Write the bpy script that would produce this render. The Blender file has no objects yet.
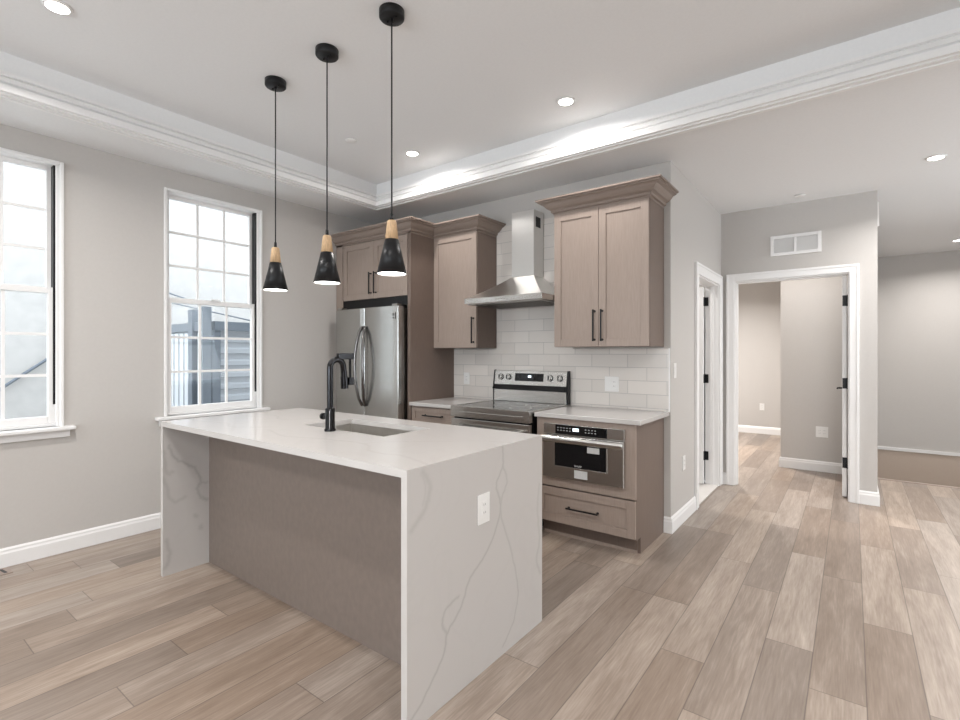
import bpy, bmesh, math, random
from mathutils import Vector, Matrix
random.seed(7)
S = bpy.context.scene
COL = S.collection
PI = math.pi

# ------------------------------------------------------------------ camera
cd = bpy.data.cameras.new('camera')
cam = bpy.data.objects.new('camera', cd); COL.objects.link(cam)
cam.location = (0, 0, 1.36)
cam.rotation_euler = (PI/2, 0, 0.6447)
cd.sensor_fit = 'HORIZONTAL'; cd.sensor_width = 36.0
cd.lens = 495.2/960*36
cd.shift_y = -6.4/960
cd.clip_start = 0.05; cd.clip_end = 200
S.camera = cam

# ------------------------------------------------------------------ view, world, daylight
S.view_settings.view_transform = 'Standard'
S.view_settings.look = 'None'
S.view_settings.exposure = 0.20
S.view_settings.gamma = 1.0
S.view_settings.use_curve_mapping = False
W = bpy.data.worlds.new('world'); S.world = W; W.use_nodes = True
wn = W.node_tree.nodes; wl = W.node_tree.links
bg = wn['Background']
bg.inputs[0].default_value = (0.87, 0.935, 1.0, 1)
bg.inputs[1].default_value = 3.9
LAMP_W = 19.0          # recessed lamps, tray
LAMP_HALL = 19.0
FILL_W = 72.0         # added fill daylight through the unseen rear windows
LAMP_COL = (1.0, 0.968, 0.94)

def area(name, loc, rot, sx, sy, power, col, shape='RECTANGLE', parent=None, spread=None):
    l = bpy.data.lights.new(name, 'AREA'); l.shape = shape; l.size = sx
    if shape in ('RECTANGLE', 'ELLIPSE'): l.size_y = sy
    l.energy = power; l.color = col
    if spread: l.spread = spread
    o = bpy.data.objects.new(name, l); COL.objects.link(o)
    o.location = loc; o.rotation_euler = rot
    if parent: o.parent = parent
    return o
# added fill lights outside two unseen rear windows, tilted up to lift the ceiling
for wx in (-2.4, 1.2):
    area('window_daylight', (wx, -3.84, 1.6), (PI/2+0.6, 0, 0), 1.5, 1.9, FILL_W, (0.86, 0.93, 1.0))
# another added fill outside an unseen right-hand window, brightening the hall side
area('window_daylight', (3.42, 4.9, 1.6), (PI/2+0.5, 0, PI/2), 1.5, 1.9, 42.0, (0.92, 0.96, 1.0))

# ------------------------------------------------------------------ materials
def newmat(name):
    m = bpy.data.materials.new(name); m.use_nodes = True
    nt = m.node_tree
    return m, nt, nt.nodes['Principled BSDF'], nt.nodes, nt.links
def setp(b, col=None, rough=None, metal=None, spec=None):
    if col is not None: b.inputs['Base Color'].default_value = (*col, 1)
    if rough is not None: b.inputs['Roughness'].default_value = rough
    if metal is not None: b.inputs['Metallic'].default_value = metal
    if spec is not None: b.inputs['Specular IOR Level'].default_value = spec
def noise_var(nt, b, col, amt, scale, stretch=(1,1,1), bump=0.0, detail=4, rough=None):
    n, l = nt.nodes, nt.links
    tc = n.new('ShaderNodeTexCoord'); mp = n.new('ShaderNodeMapping'); mp.inputs['Scale'].default_value = stretch
    nz = n.new('ShaderNodeTexNoise'); nz.inputs['Scale'].default_value = scale; nz.inputs['Detail'].default_value = detail
    cr = n.new('ShaderNodeValToRGB')
    cr.color_ramp.elements[0].position = 0.3; cr.color_ramp.elements[1].position = 0.7
    cr.color_ramp.elements[0].color = (*[c*(1-amt) for c in col], 1)
    cr.color_ramp.elements[1].color = (*[min(1, c*(1+amt)) for c in col], 1)
    l.new(tc.outputs['Object'], mp.inputs[0]); l.new(mp.outputs[0], nz.inputs['Vector'])
    l.new(nz.outputs[0], cr.inputs[0]); l.new(cr.outputs[0], b.inputs['Base Color'])
    if bump:
        bp = n.new('ShaderNodeBump'); bp.inputs['Strength'].default_value = bump; bp.inputs['Distance'].default_value = 0.002
        l.new(nz.outputs[0], bp.inputs['Height']); l.new(bp.outputs[0], b.inputs['Normal'])
    return nz
def paint(name, col, rough=0.6, amt=0.012, bump=0.03, scale=60):
    m, nt, b, n, l = newmat(name); setp(b, col, rough, spec=0.3)
    noise_var(nt, b, col, amt, scale, bump=bump); return m
def wood(name, col, amt, stretch, rough=0.45, scale=9):
    m, nt, b, n, l = newmat(name); setp(b, col, rough, spec=0.35)
    noise_var(nt, b, col, amt, scale, stretch=stretch, bump=0.05, detail=8); return m
def metal(name, col, rough, stretch=(1,1,1), amt=0.04, aniso=0.0):
    m, nt, b, n, l = newmat(name); setp(b, col, rough, 1.0)
    noise_var(nt, b, col, amt, 30, stretch=stretch, bump=0.0)
    if aniso: b.inputs['Anisotropic'].default_value = aniso
    return m
def emit(name, col, s):
    m, nt, b, n, l = newmat(name)
    setp(b, (0.8, 0.8, 0.8), 0.4); b.inputs['Emission Color'].default_value = (*col, 1); b.inputs['Emission Strength'].default_value = s
    return m

M = {}
M['wall'] = paint('wall_paint', (0.535, 0.510, 0.485))
M['ceil'] = paint('ceiling_paint', (0.80, 0.80, 0.80), 0.7)
M['trim'] = paint('trim_paint', (0.82, 0.81, 0.80), 0.35, amt=0.005, bump=0.0)
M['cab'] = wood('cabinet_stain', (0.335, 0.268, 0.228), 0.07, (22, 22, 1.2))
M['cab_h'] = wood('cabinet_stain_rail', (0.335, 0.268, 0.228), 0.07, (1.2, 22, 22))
M['crown'] = wood('cabinet_crown_stain', (0.27, 0.215, 0.183), 0.07, (1.2, 22, 22))  # same stain as the doors, darkened: the crown's shadow is in the colour
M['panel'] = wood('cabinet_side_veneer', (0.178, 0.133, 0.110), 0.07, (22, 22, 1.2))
M['island'] = wood('island_panel_stain', (0.195, 0.158, 0.136), 0.06, (3, 3, 2.0), scale=12)
M['steel'] = metal('brushed_stainless', (0.56, 0.55, 0.53), 0.24, (1, 1, 60))
M['steel_v'] = metal('brushed_stainless_door', (0.50, 0.50, 0.485), 0.24, (60, 60, 1))
M['steel_dark'] = metal('dark_stainless', (0.34, 0.32, 0.30), 0.3, (1, 1, 40))
M['sinksteel'] = metal('sink_steel', (0.62, 0.60, 0.57), 0.42)
M['handle_dark'] = metal('dark_steel_handle', (0.20, 0.19, 0.185), 0.2)
M['hood_steel'] = metal('hood_stainless', (0.72, 0.71, 0.69), 0.28, (60, 60, 1))
M['black'] = paint('satin_black', (0.008, 0.008, 0.009), 0.38, bump=0)
M['blackmetal'] = metal('gunmetal_black', (0.035, 0.035, 0.037), 0.2)
M['blackglass'] = paint('black_glass', (0.008, 0.008, 0.009), 0.06, bump=0)
M['white_pl'] = paint('white_plastic', (0.78, 0.77, 0.75), 0.35, amt=0.003, bump=0)
M['slot'] = paint('socket_slot', (0.12, 0.12, 0.12), 0.5, bump=0)
M['oak'] = wood('pale_oak_cap', (0.56, 0.38, 0.22), 0.22, (30, 30, 3))
M['lens'] = emit('lamp_lens', (1.0, 0.96, 0.90), 14)
M['bulb'] = emit('pendant_lamp_glow', (1.0, 0.97, 0.93), 7)
M['clock'] = emit('clock_display', (0.75, 0.88, 1.0), 2.0)
M['inner'] = paint('shade_inner_white', (0.85, 0.84, 0.82), 0.5, bump=0)
M['ext_white'] = paint('neighbour_render', (0.43, 0.415, 0.40), 0.8, amt=0.06, bump=0.6, scale=7)
M['ext_grey'] = paint('grey_metal_post', (0.13, 0.15, 0.175), 0.5, bump=0)
M['ext_side'] = paint('corrugated_siding', (0.33, 0.35, 0.375), 0.5, bump=0)
M['ext_slat'] = paint('white_slats', (0.52, 0.54, 0.57), 0.5, bump=0)
M['ground'] = paint('outside_concrete', (0.62, 0.62, 0.61), 0.9, amt=0.1, scale=5)
M['tilefloor'] = paint('pale_floor_tile', (0.66, 0.63, 0.60), 0.4, amt=0.05, scale=4)
M['stairwall'] = paint('stairwell_taupe_paint', (0.52, 0.43, 0.36), 0.7)  # stairwell shadow and its warmer light put into the wall colour
M['cooktop'] = paint('smoked_ceramic_glass', (0.035, 0.033, 0.031), 0.10, bump=0)
M['sticker'] = paint('printed_sticker', (0.55, 0.55, 0.54), 0.4, bump=0)

# glass: clear pane with a weak mirror
m, nt, b, n, l = newmat('window_glass')
tr = n.new('ShaderNodeBsdfTransparent'); gl = n.new('ShaderNodeBsdfGlossy'); gl.inputs['Roughness'].default_value = 0.02
mx = n.new('ShaderNodeMixShader'); mx.inputs[0].default_value = 0.012
tr.inputs[0].default_value = (0.97, 0.98, 0.98, 1)
l.new(tr.outputs[0], mx.inputs[1]); l.new(gl.outputs[0], mx.inputs[2]); l.new(mx.outputs[0], n['Material Output'].inputs[0])
M['glass'] = m

# tiles
m, nt, b, n, l = newmat('subway_tile'); setp(b, (0.6, 0.57, 0.54), 0.16, spec=0.5)
tc = n.new('ShaderNodeTexCoord'); sx = n.new('ShaderNodeSeparateXYZ'); cx = n.new('ShaderNodeCombineXYZ')
ax = n.new('ShaderNodeMath'); ax.operation = 'ADD'; ax.inputs[1].default_value = 1.734+3.05
az = n.new('ShaderNodeMath'); az.operation = 'ADD'; az.inputs[1].default_value = -0.937
l.new(tc.outputs['Object'], sx.inputs[0]); l.new(sx.outputs[0], ax.inputs[0]); l.new(sx.outputs[2], az.inputs[0])
l.new(ax.outputs[0], cx.inputs[0]); l.new(az.outputs[0], cx.inputs[1])
br = n.new('ShaderNodeTexBrick'); l.new(cx.outputs[0], br.inputs['Vector'])
br.inputs['Scale'].default_value = 1.0; br.inputs['Brick Width'].default_value = 0.305; br.inputs['Row Height'].default_value = 0.1046
br.inputs['Mortar Size'].default_value = 0.0022; br.inputs['Mortar Smooth'].default_value = 0.3; br.inputs['Bias'].default_value = 0.0
br.inputs['Color1'].default_value = (0.72, 0.675, 0.63, 1); br.inputs['Color2'].default_value = (0.64, 0.60, 0.56, 1)
br.inputs['Mortar'].default_value = (0.47, 0.45, 0.43, 1)
l.new(br.outputs['Color'], b.inputs['Base Color'])
nz = n.new('ShaderNodeTexNoise'); nz.inputs['Scale'].default_value = 9; l.new(cx.outputs[0], nz.inputs['Vector'])
sm = n.new('ShaderNodeMath'); sm.operation = 'MULTIPLY_ADD'; sm.inputs[1].default_value = -0.6
l.new(br.outputs['Fac'], sm.inputs[0]); l.new(nz.outputs[0], sm.inputs[2])
bp = n.new('ShaderNodeBump'); bp.inputs['Strength'].default_value = 0.5; bp.inputs['Distance'].default_value = 0.004
l.new(sm.outputs[0], bp.inputs['Height']); l.new(bp.outputs[0], b.inputs['Normal'])
M['tile'] = m

# floor planks: tone comes per plank from a face attribute, seams from the plank's own uv
m, nt, b, n, l = newmat('plank_floor'); setp(b, (0.4, 0.35, 0.3), 0.34, spec=0.45)
at = n.new('ShaderNodeAttribute'); at.attribute_name = 'tone'
uv = n.new('ShaderNodeUVMap'); uv.uv_map = 'plank'
tc = n.new('ShaderNodeTexCoord')
off = n.new('ShaderNodeVectorMath'); off.operation = 'MULTIPLY_ADD'
off.inputs[1].default_value = (37.0, 91.0, 13.0)
l.new(at.outputs['Vector'], off.inputs[0]); l.new(tc.outputs['Object'], off.inputs[2])
mp = n.new('ShaderNodeMapping'); mp.inputs['Scale'].default_value = (13, 1.3, 1); l.new(off.outputs[0], mp.inputs[0])
n1 = n.new('ShaderNodeTexNoise'); n1.inputs['Scale'].default_value = 1.3; n1.inputs['Detail'].default_value = 7; n1.inputs['Roughness'].default_value = 0.62; n1.inputs['Distortion'].default_value = 0.6
l.new(mp.outputs[0], n1.inputs['Vector'])
mp2 = n.new('ShaderNodeMapping'); mp2.inputs['Scale'].default_value = (90, 5, 1); l.new(off.outputs[0], mp2.inputs[0])
n2 = n.new('ShaderNodeTexNoise'); n2.inputs['Scale'].default_value = 1.6; n2.inputs['Detail'].default_value = 4
l.new(mp2.outputs[0], n2.inputs['Vector'])
sp = n.new('ShaderNodeSeparateColor'); l.new(at.outputs['Color'], sp.inputs[0])
def mth(op, a, bb, c=None):
    q = n.new('ShaderNodeMath'); q.operation = op
    for i, v in enumerate((a, bb, c)):
        if v is None: continue
        if isinstance(v, (int, float)): q.inputs[i].default_value = v
        else: l.new(v, q.inputs[i])
    return q.outputs[0]
g = mth('MULTIPLY_ADD', n1.outputs[0], 0.68, -0.34)
g2 = mth('MULTIPLY_ADD', n2.outputs[0], 0.40, -0.20)
tone = mth('ADD', mth('MULTIPLY_ADD', sp.outputs[0], 0.46, 0.28), mth('ADD', g, g2))
cr = n.new('ShaderNodeValToRGB'); l.new(tone, cr.inputs[0])
cr.color_ramp.elements[0].position = 0.05; cr.color_ramp.elements[0].color = (0.120, 0.090, 0.070, 1)
cr.color_ramp.elements[1].position = 0.95; cr.color_ramp.elements[1].color = (0.50, 0.435, 0.38, 1)
e = cr.color_ramp.elements.new(0.5); e.color = (0.258, 0.210, 0.176, 1)
sxy = n.new('ShaderNodeSeparateXYZ'); l.new(uv.outputs[0], sxy.inputs[0])
seam = mth('MINIMUM', sxy.outputs[0], sxy.outputs[1])
sr = n.new('ShaderNodeMapRange'); sr.inputs['From Min'].default_value = 0.0008; sr.inputs['From Max'].default_value = 0.003
sr.inputs['To Min'].default_value = 0.52; sr.inputs['To Max'].default_value = 1.0
l.new(seam, sr.inputs[0])
mixc = n.new('ShaderNodeMix'); mixc.data_type = 'RGBA'; mixc.blend_type = 'MULTIPLY'; mixc.inputs[0].default_value = 1.0
l.new(cr.outputs[0], mixc.inputs[6])
cc = n.new('ShaderNodeCombineColor')
for i in range(3): l.new(sr.outputs[0], cc.inputs[i])
l.new(cc.outputs[0], mixc.inputs[7])
hs = n.new('ShaderNodeHueSaturation'); l.new(mixc.outputs[2], hs.inputs['Color'])
l.new(mth('MULTIPLY_ADD', sp.outputs[2], 0.35, 0.98), hs.inputs['Saturation']); l.new(hs.outputs[0], b.inputs['Base Color'])
bp = n.new('ShaderNodeBump'); bp.inputs['Strength'].default_value = 0.12; bp.inputs['Distance'].default_value = 0.001
l.new(n2.outputs[0], bp.inputs['Height']); l.new(bp.outputs[0], b.inputs['Normal'])
M['floor'] = m

# quartz: white with grey veins; 'vein' attribute carries the drawn veins
m, nt, b, n, l = newmat('veined_quartz'); setp(b, (0.80, 0.78, 0.76), 0.2, spec=0.5)
at = n.new('ShaderNodeAttribute'); at.attribute_name = 'vein'
tc = n.new('ShaderNodeTexCoord')
nz = n.new('ShaderNodeTexNoise'); nz.inputs['Scale'].default_value = 2.2; nz.inputs['Detail'].default_value = 6; nz.inputs['Distortion'].default_value = 1.2
l.new(tc.outputs['Object'], nz.inputs['Vector'])
ab = mth('ABSOLUTE', mth('SUBTRACT', nz.outputs[0], 0.5), 0)
v = n.new('ShaderNodeMapRange'); v.inputs['From Min'].default_value = 0.0; v.inputs['From Max'].default_value = 0.035
v.inputs['To Min'].default_value = 0.035; v.inputs['To Max'].default_value = 0.0; l.new(ab, v.inputs[0])
tot = mth('MINIMUM', mth('ADD', v.outputs[0], at.outputs['Fac']), 1.0)
mixq = n.new('ShaderNodeMix'); mixq.data_type = 'RGBA'; l.new(tot, mixq.inputs[0])
mixq.inputs[6].default_value = (0.53, 0.508, 0.49, 1); mixq.inputs[7].default_value = (0.30, 0.285, 0.27, 1)
l.new(mixq.outputs[2], b.inputs['Base Color'])
M['quartz'] = m

# ------------------------------------------------------------------ mesh helpers (world coordinates)
class MB:
    def __init__(s): s.v = []; s.f = []; s.smooth = []
    def add(s, vs, fs, smooth=False):
        o = len(s.v); s.v += [tuple(p) for p in vs]; s.f += [tuple(i+o for i in f) for f in fs]; s.smooth += [smooth]*len(fs)
        return s
    def box(s, x0, x1, y0, y1, z0, z1):
        if x0 > x1: x0, x1 = x1, x0
        if y0 > y1: y0, y1 = y1, y0
        if z0 > z1: z0, z1 = z1, z0
        vs = [(x0,y0,z0),(x1,y0,z0),(x1,y1,z0),(x0,y1,z0),(x0,y0,z1),(x1,y0,z1),(x1,y1,z1),(x0,y1,z1)]
        return s.add(vs, [(0,3,2,1),(4,5,6,7),(0,1,5,4),(1,2,6,5),(2,3,7,6),(3,0,4,7)])
    def tube(s, pts, r, seg=12, caps=True):
        pts = [Vector(p) for p in pts]; n_ = len(pts)
        rs = r if isinstance(r, (list, tuple)) else [r]*n_
        ring = []; prev = None
        for i, p in enumerate(pts):
            t = (pts[min(i+1, n_-1)] - pts[max(i-1, 0)]).normalized()
            if prev is None:
                u = t.orthogonal().normalized()
            else:
                u = (prev - t*prev.dot(t)).normalized()
            prev = u; w = t.cross(u)
            ring.append([p + (u*math.cos(a)+w*math.sin(a))*rs[i] for a in [2*PI*k/seg for k in range(seg)]])
        vs = [q for rr in ring for q in rr]; fs = []
        for i in range(n_-1):
            for k in range(seg):
                a = i*seg+k; bq = i*seg+(k+1) % seg
                fs.append((a, bq, bq+seg, a+seg))
        s.add(vs, fs, True)
        if caps:
            s.add(ring[0], [tuple(reversed(range(seg)))]); s.add(ring[-1], [tuple(range(seg))])
        return s
    def lathe(s, prof, cx, cy, seg=32, smooth=True):   # prof: (r, z) list
        vs = []; fs = []
        for r, z in prof:
            for k in range(seg):
                a = 2*PI*k/seg; vs.append((cx+r*math.cos(a), cy+r*math.sin(a), z))
        for i in range(len(prof)-1):
            for k in range(seg):
                a = i*seg+k; bq = i*seg+(k+1) % seg
                fs.append((a, bq, bq+seg, a+seg))
        s.add(vs, fs, smooth); return s
    def disc(s, cx, cy, z, r, seg=32, up=True):
        vs = [(cx+r*math.cos(2*PI*k/seg), cy+r*math.sin(2*PI*k/seg), z) for k in range(seg)]
        return s.add(vs, [tuple(range(seg)) if up else tuple(reversed(range(seg)))])
    def cyl(s, p0, p1, r, seg=20): return s.tube([p0, p1], r, seg)
    def prism(s, poly, axis, a0, a1):     # poly in the two other axes (cyclic order), extruded along axis
        def mk(u, w, t):
            return {'x': (t, u, w), 'y': (u, t, w), 'z': (u, w, t)}[axis]
        k = len(poly)
        vs = [mk(u, w, a0) for u, w in poly] + [mk(u, w, a1) for u, w in poly]
        fs = [tuple(range(k)), tuple(reversed(range(k, 2*k)))] + [(i, i+k, (i+1) % k+k, (i+1) % k) for i in range(k)]
        return s.add(vs, fs)
    def sweep(s, prof, path, closed=False, side=1):
        # prof: (out, z) closed polygon; path: xy points; out is to the right of travel * side
        P = [Vector((p[0], p[1])) for p in path]; k = len(P); q = len(prof); vs = []
        for i in range(k):
            d0 = (P[i]-P[i-1]).normalized() if (i > 0 or closed) else None
            d1 = (P[(i+1) % k]-P[i]).normalized() if (i < k-1 or closed) else None
            if d0 is None: d0 = d1
            if d1 is None: d1 = d0
            n0 = Vector((d0.y, -d0.x)); n1 = Vector((d1.y, -d1.x)); nn = (n0+n1)
            nn = nn/ (nn.dot(n0)) if abs(nn.dot(n0)) > 1e-6 else n0
            for o_, z in prof:
                vs.append((P[i].x+nn.x*o_*side, P[i].y+nn.y*o_*side, z))
        fs = []
        for i in range(k if closed else k-1):
            j = (i+1) % k
            for a in range(q):
                c = (a+1) % q
                fs.append((i*q+a, j*q+a, j*q+c, i*q+c))
        if not closed: fs += [tuple(reversed(range(q))), tuple((k-1)*q+a for a in range(q))]
        return s.add(vs, fs)
    def build(s, name, mat, parent=None, bevel=0.0, recalc=True):
        me = bpy.data.meshes.new(name)
        o0 = Vector((0, 0, 0)); p = parent
        while p is not None: o0 = o0 + Vector(p.location); p = p.parent
        me.from_pydata([tuple(Vector(v)-o0) for v in s.v], [], s.f)
        me.polygons.foreach_set('use_smooth', s.smooth)
        me.update()
        if recalc:
            bm = bmesh.new(); bm.from_mesh(me); bmesh.ops.recalc_face_normals(bm, faces=bm.faces); bm.to_mesh(me); bm.free()
        o = bpy.data.objects.new(name, me); COL.objects.link(o)
        me.materials.append(mat if not isinstance(mat, str) else M[mat])
        if parent is not None: o.parent = parent
        if bevel:
            bv = o.modifiers.new('bevel', 'BEVEL'); bv.width = bevel; bv.segments = 2; bv.limit_method = 'ANGLE'; bv.angle_limit = 0.6
        return o
def tag(o, label=None, cat=None, group=None, kind=None):
    if label: o['label'] = label
    if cat: o['category'] = cat
    if group: o['group'] = group
    if kind: o['kind'] = kind
    return o
def thing(name, label, cat, loc, group=None, kind=None):
    o = bpy.data.objects.new(name, None); COL.objects.link(o); o.location = loc; o.empty_display_size = 0.05
    return tag(o, label, cat, group, kind)
def copy_tree(o, parent=None):
    c = o.copy(); COL.objects.link(c); c.parent = parent
    for ch in list(o.children): copy_tree(ch, c)
    return c
def B(*a): return MB().box(*a)

# ------------------------------------------------------------------ dimensions
XL, YK, XC, YH, YF = -4.323, 3.866, -1.10, 5.67, 9.66
ZC, ZT = 2.82, 3.05
XR, YB = 3.2, -3.6
XE2 = 0.18                   # right end of the hall wall

# ------------------------------------------------------------------ floor (planks)
def plank_floor():
    w, L = 0.188, 1.285
    # joints read on the nearest planks: column index -> a y where two boards meet
    joints = {-18: 0.782, -17: 0.579, -15: 1.268, -14: 0.995, -13: 0.724, -10: 1.178, -7: 3.148, -5: 2.815, -4: 2.329, -3: 3.268, -2: 2.714, -1: 2.415, 0: 3.165, 1: 3.79}
    TON = {(-2, 0): .78, (-2, -1): .38, (-4, 0): .68, (-4, -1): .42, (-3, 0): .45, (-3, -1): .5, (0, 0): .75, (0, -1): .3, (-1, -1): .78, (-1, 0): .42, (-1, 1): .25, (-5, -1): .62, (-5, 0): .3, (1, -1): .72, (1, 0): .45}
    vs = []; fs = []; tones = []; uvs = []
    def quad(x0, x1, y0, y1, t, ux0, ux1, uy0, uy1):
        k = len(vs); vs.extend([(x0,y0,0),(x1,y0,0),(x1,y1,0),(x0,y1,0)]); fs.append((k,k+1,k+2,k+3))
        tones.append(t)
        uvs.extend([(ux0,uy0),(ux1,uy0),(ux1,uy1),(ux0,uy1)])
    def region(xa, xb, ya, yb):
        c0 = math.floor((xa-0.045)/w)-1; c1 = math.ceil((xb-0.045)/w)+1
        for c in range(c0, c1):
            px0, px1 = 0.045+c*w, 0.045+(c+1)*w
            x0, x1 = max(px0, xa), min(px1, xb)
            if x1-x0 < 1e-4: continue
            rc = random.Random(c*17+5)
            j = joints.get(c, rc.uniform(0, L))
            k0 = math.floor((ya-j)/L)-1; k1 = math.ceil((yb-j)/L)+1
            for k in range(k0, k1):
                py0, py1 = j+k*L, j+(k+1)*L
                y0, y1 = max(py0, ya), min(py1, yb)
                if y1-y0 < 1e-4: continue
                rr = random.Random(c*1009+k*31+3)
                t0 = rr.random(); t = 0.16+0.68*t0
                if (c, k) in TON: t = TON[(c, k)]
                # split each board down its middle so that the seam mask can be a distance
                mx_, my_ = (px0+px1)/2, (py0+py1)/2
                for (a0, a1) in ((x0, min(x1, mx_)), (max(x0, mx_), x1)):
                    if a1-a0 < 1e-5: continue
                    for (b0, b1) in ((y0, min(y1, my_)), (max(y0, my_), y1)):
                        if b1-b0 < 1e-5: continue
                        dx = lambda x: min(x-px0, px1-x); dy = lambda y: min(y-py0, py1-y)
                        quad(a0, a1, b0, b1, (t, t0, rr.random() if False else (t0*7.3) % 1), dx(a0), dx(a1), dy(b0), dy(b1))
    region(XL, XR, YB, YK)
    region(XC, XR, YK, YH)
    region(XE2, XR, YH, 6.90)
    region(-2.6, XE2, YH, 9.60)
    me = bpy.data.meshes.new('floor'); me.from_pydata(vs, [], fs)
    ca = me.color_attributes.new('tone', 'FLOAT_COLOR', 'CORNER')
    ca.data.foreach_set('color', [q for t in tones for _ in range(4) for q in (*t, 1.0)])
    ul = me.uv_layers.new(name='plank'); ul.data.foreach_set('uv', [q for p in uvs for q in p])
    me.materials.append(M['floor'])
    o = bpy.data.objects.new('floor', me); COL.objects.link(o)
    o['kind'] = 'structure'
plank_floor()
tag(B(XL-0.2, XR+0.2, YB-0.2, YK, -0.12, -0.004).box(XC, XR+0.2, YK, 6.90, -0.12, -0.004).box(-2.7, XE2, 6.90, 9.8, -0.12, -0.004).build('floor_slab', 'trim'), kind='structure')
# side room floor: pale tile
tag(B(-2.6, -1.16, 4.02, 5.66, -0.01, 0.001).build('floor_tile', 'tilefloor'), kind='structure')

# ------------------------------------------------------------------ ceiling with its tray
TX0, TX1, TY0, TY1 = -3.80, 2.3, -2.7, 3.335
c = MB()
for a in ((XL-0.2, TX0, YB-0.2, YF+0.2), (TX1, XR+0.2, YB-0.2, YF+0.2), (TX0, TX1, YB-0.2, TY0), (TX0, TX1, TY1, YF+0.2)):
    c.box(*a, ZC, ZT)
c.box(XL-0.2, XR+0.2, YB-0.2, YF+0.2, ZT, ZT+0.1)
tag(c.build('ceiling', 'ceil'), kind='structure')
prof = [(0.0, 2.938), (-0.022, 2.938), (-0.022, 2.920), (-0.008, 2.914), (-0.024, 2.900), (-0.030, 2.876), (-0.018, 2.869), (-0.018, 2.861), (-0.046, 2.852), (-0.046, ZC-0.004), (-0.022, ZC-0.004), (-0.022, ZC-0.013), (0.012, ZC-0.013), (0.012, ZC-0.022), (0.045, ZC-0.022), (0.045, ZC), (0.0, ZC)]
tr = MB().sweep([(o_, z) for o_, z in prof], [(TX0, TY0), (TX0, TY1), (TX1, TY1), (TX1, TY0)], closed=True, side=-1)
tag(tr.build('trim_1', 'trim'), kind='structure')

# ------------------------------------------------------------------ walls
WY = [(0.206, 0.981), (1.630, 2.405)]          # window openings in wall_left (y)
WZ0, WZ1 = 0.865, 2.650
w = MB(); T = 0.16
ys = [YB-0.2, WY[0][0], WY[0][1], WY[1][0], WY[1][1], YK+0.16]
for i in (0, 2, 4): w.box(XL-T, XL, ys[i], ys[i+1], 0, ZC)
for y0, y1 in WY: w.box(XL-T, XL, y0, y1, 0, WZ0); w.box(XL-T, XL, y0, y1, WZ1, ZC)
tag(w.build('wall_left', 'wall'), kind='structure')
tag(B(XL, XC-0.12, YK, YK+0.14, 0, ZC).build('wall_kitchen', 'wall'), kind='structure')
DY0, DY1, DZ = 4.66, 5.55, 2.07
w = B(XC-0.12, XC, YK, DY0, 0, ZC).box(XC-0.12, XC, DY1, YH, 0, ZC).box(XC-0.12, XC, DY0, DY1, DZ, ZC)
tag(w.build('wall_side', 'wall'), kind='structure')
HX0, HX1, HZ = -0.980, -0.015, 2.112
w = B(-2.72, HX0, YH, YH+0.12, 0, ZC).box(HX1, XE2, YH, YH+0.12, 0, ZC).box(HX0, HX1, YH, YH+0.12, HZ, ZC)
tag(w.build('wall_hall', 'wall'), kind='structure')
tag(B(0.06, XE2, YH+0.12, YF+0.12, -2.2, ZC).build('wall_bedroom_right', 'wall'), kind='structure')
tag(B(-0.69, 0.06, 6.93, 9.60, 0, ZC).build('wall_closet', 'wall'), kind='structure')
tag(B(-2.72, -0.69, 9.60, 9.72, 0, ZC).build('wall_bedroom_back', 'wall'), kind='structure')
tag(B(-2.84, -2.72, 3.9, 9.72, 0, ZC).build('wall_bedroom_left', 'wall'), kind='structure')
tag(B(XE2, XR, YF, YF+0.12, -0.075, ZC).build('wall_far', 'wall'), kind='structure')
tag(B(XR, XR+0.16, YB-0.2, 4.1, -2.2, ZC).box(XR, XR+0.16, 5.7, YF+0.12, -2.2, ZC).box(XR, XR+0.16, 4.1, 5.7, -2.2, 0.6).box(XR, XR+0.16, 4.1, 5.7, 2.6, ZC).build('wall_right', 'wall'), kind='structure')
w = MB(); xs = [XL, -3.2, -1.6, 0.4, 2.0, XR]
for i in (0, 2, 4): w.box(xs[i], xs[i+1], YB-T, YB, 0, ZC)
for i in (1, 3): w.box(xs[i], xs[i+1], YB-T, YB, 0, 0.6); w.box(xs[i], xs[i+1], YB-T, YB, 2.6, ZC)
tag(w.build('wall_rear', 'wall'), kind='structure')
# stairwell below the floor
tag(B(XE2, XR, YF, YF+0.12, -2.2, -0.075).build('wall_stair_lower', 'stairwall'), kind='structure')
tag(B(XE2, XR, 6.78, 6.90, -2.2, -0.12).build('wall_stair_front', 'stairwall'), kind='structure')
tag(B(XE2-0.1, XR+0.1, 6.8, YF+0.1, -2.3, -2.2).build('floor_stair', 'stairwall'), kind='structure')
tag(B(XE2, XR, YF-0.02, YF, -0.09, -0.045).build('trim_2', 'trim'), kind='structure')
tag(B(XE2, XR, 6.88, 6.925, -0.03, 0.006).build('trim_3', 'cab_h'), kind='structure')

# baseboards
BP = [(0, 0), (0.016, 0), (0.016, 0.085), (0.011, 0.098), (0.011, 0.108), (0.004, 0.120), (0, 0.120)]
def base(name, path, side=1):
    tag(MB().sweep(BP, path, side=side).build(name, 'trim'), kind='structure')
base('baseboard_left', [(XL, YB), (XL, 3.2)])
base('baseboard_side', [(-1.148, YK), (XC, YK), (XC, DY0-0.09)])
base('baseboard_hall_left', [(XC, YH), (HX0-0.066, YH)])
base('baseboard_hall_right', [(HX1+0.066, YH), (XE2, YH), (XE2, 6.88)])
base('baseboard_closet', [(-0.69, 9.60), (-0.69, 6.93), (0.06, 6.93)])
base('baseboard_bedroom', [(-2.72, 9.60), (-0.69, 9.60)])
base('baseboard_right', [(XR, 6.88), (XR, YB)])
base('baseboard_rear', [(XR, YB), (XL, YB)])

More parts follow.
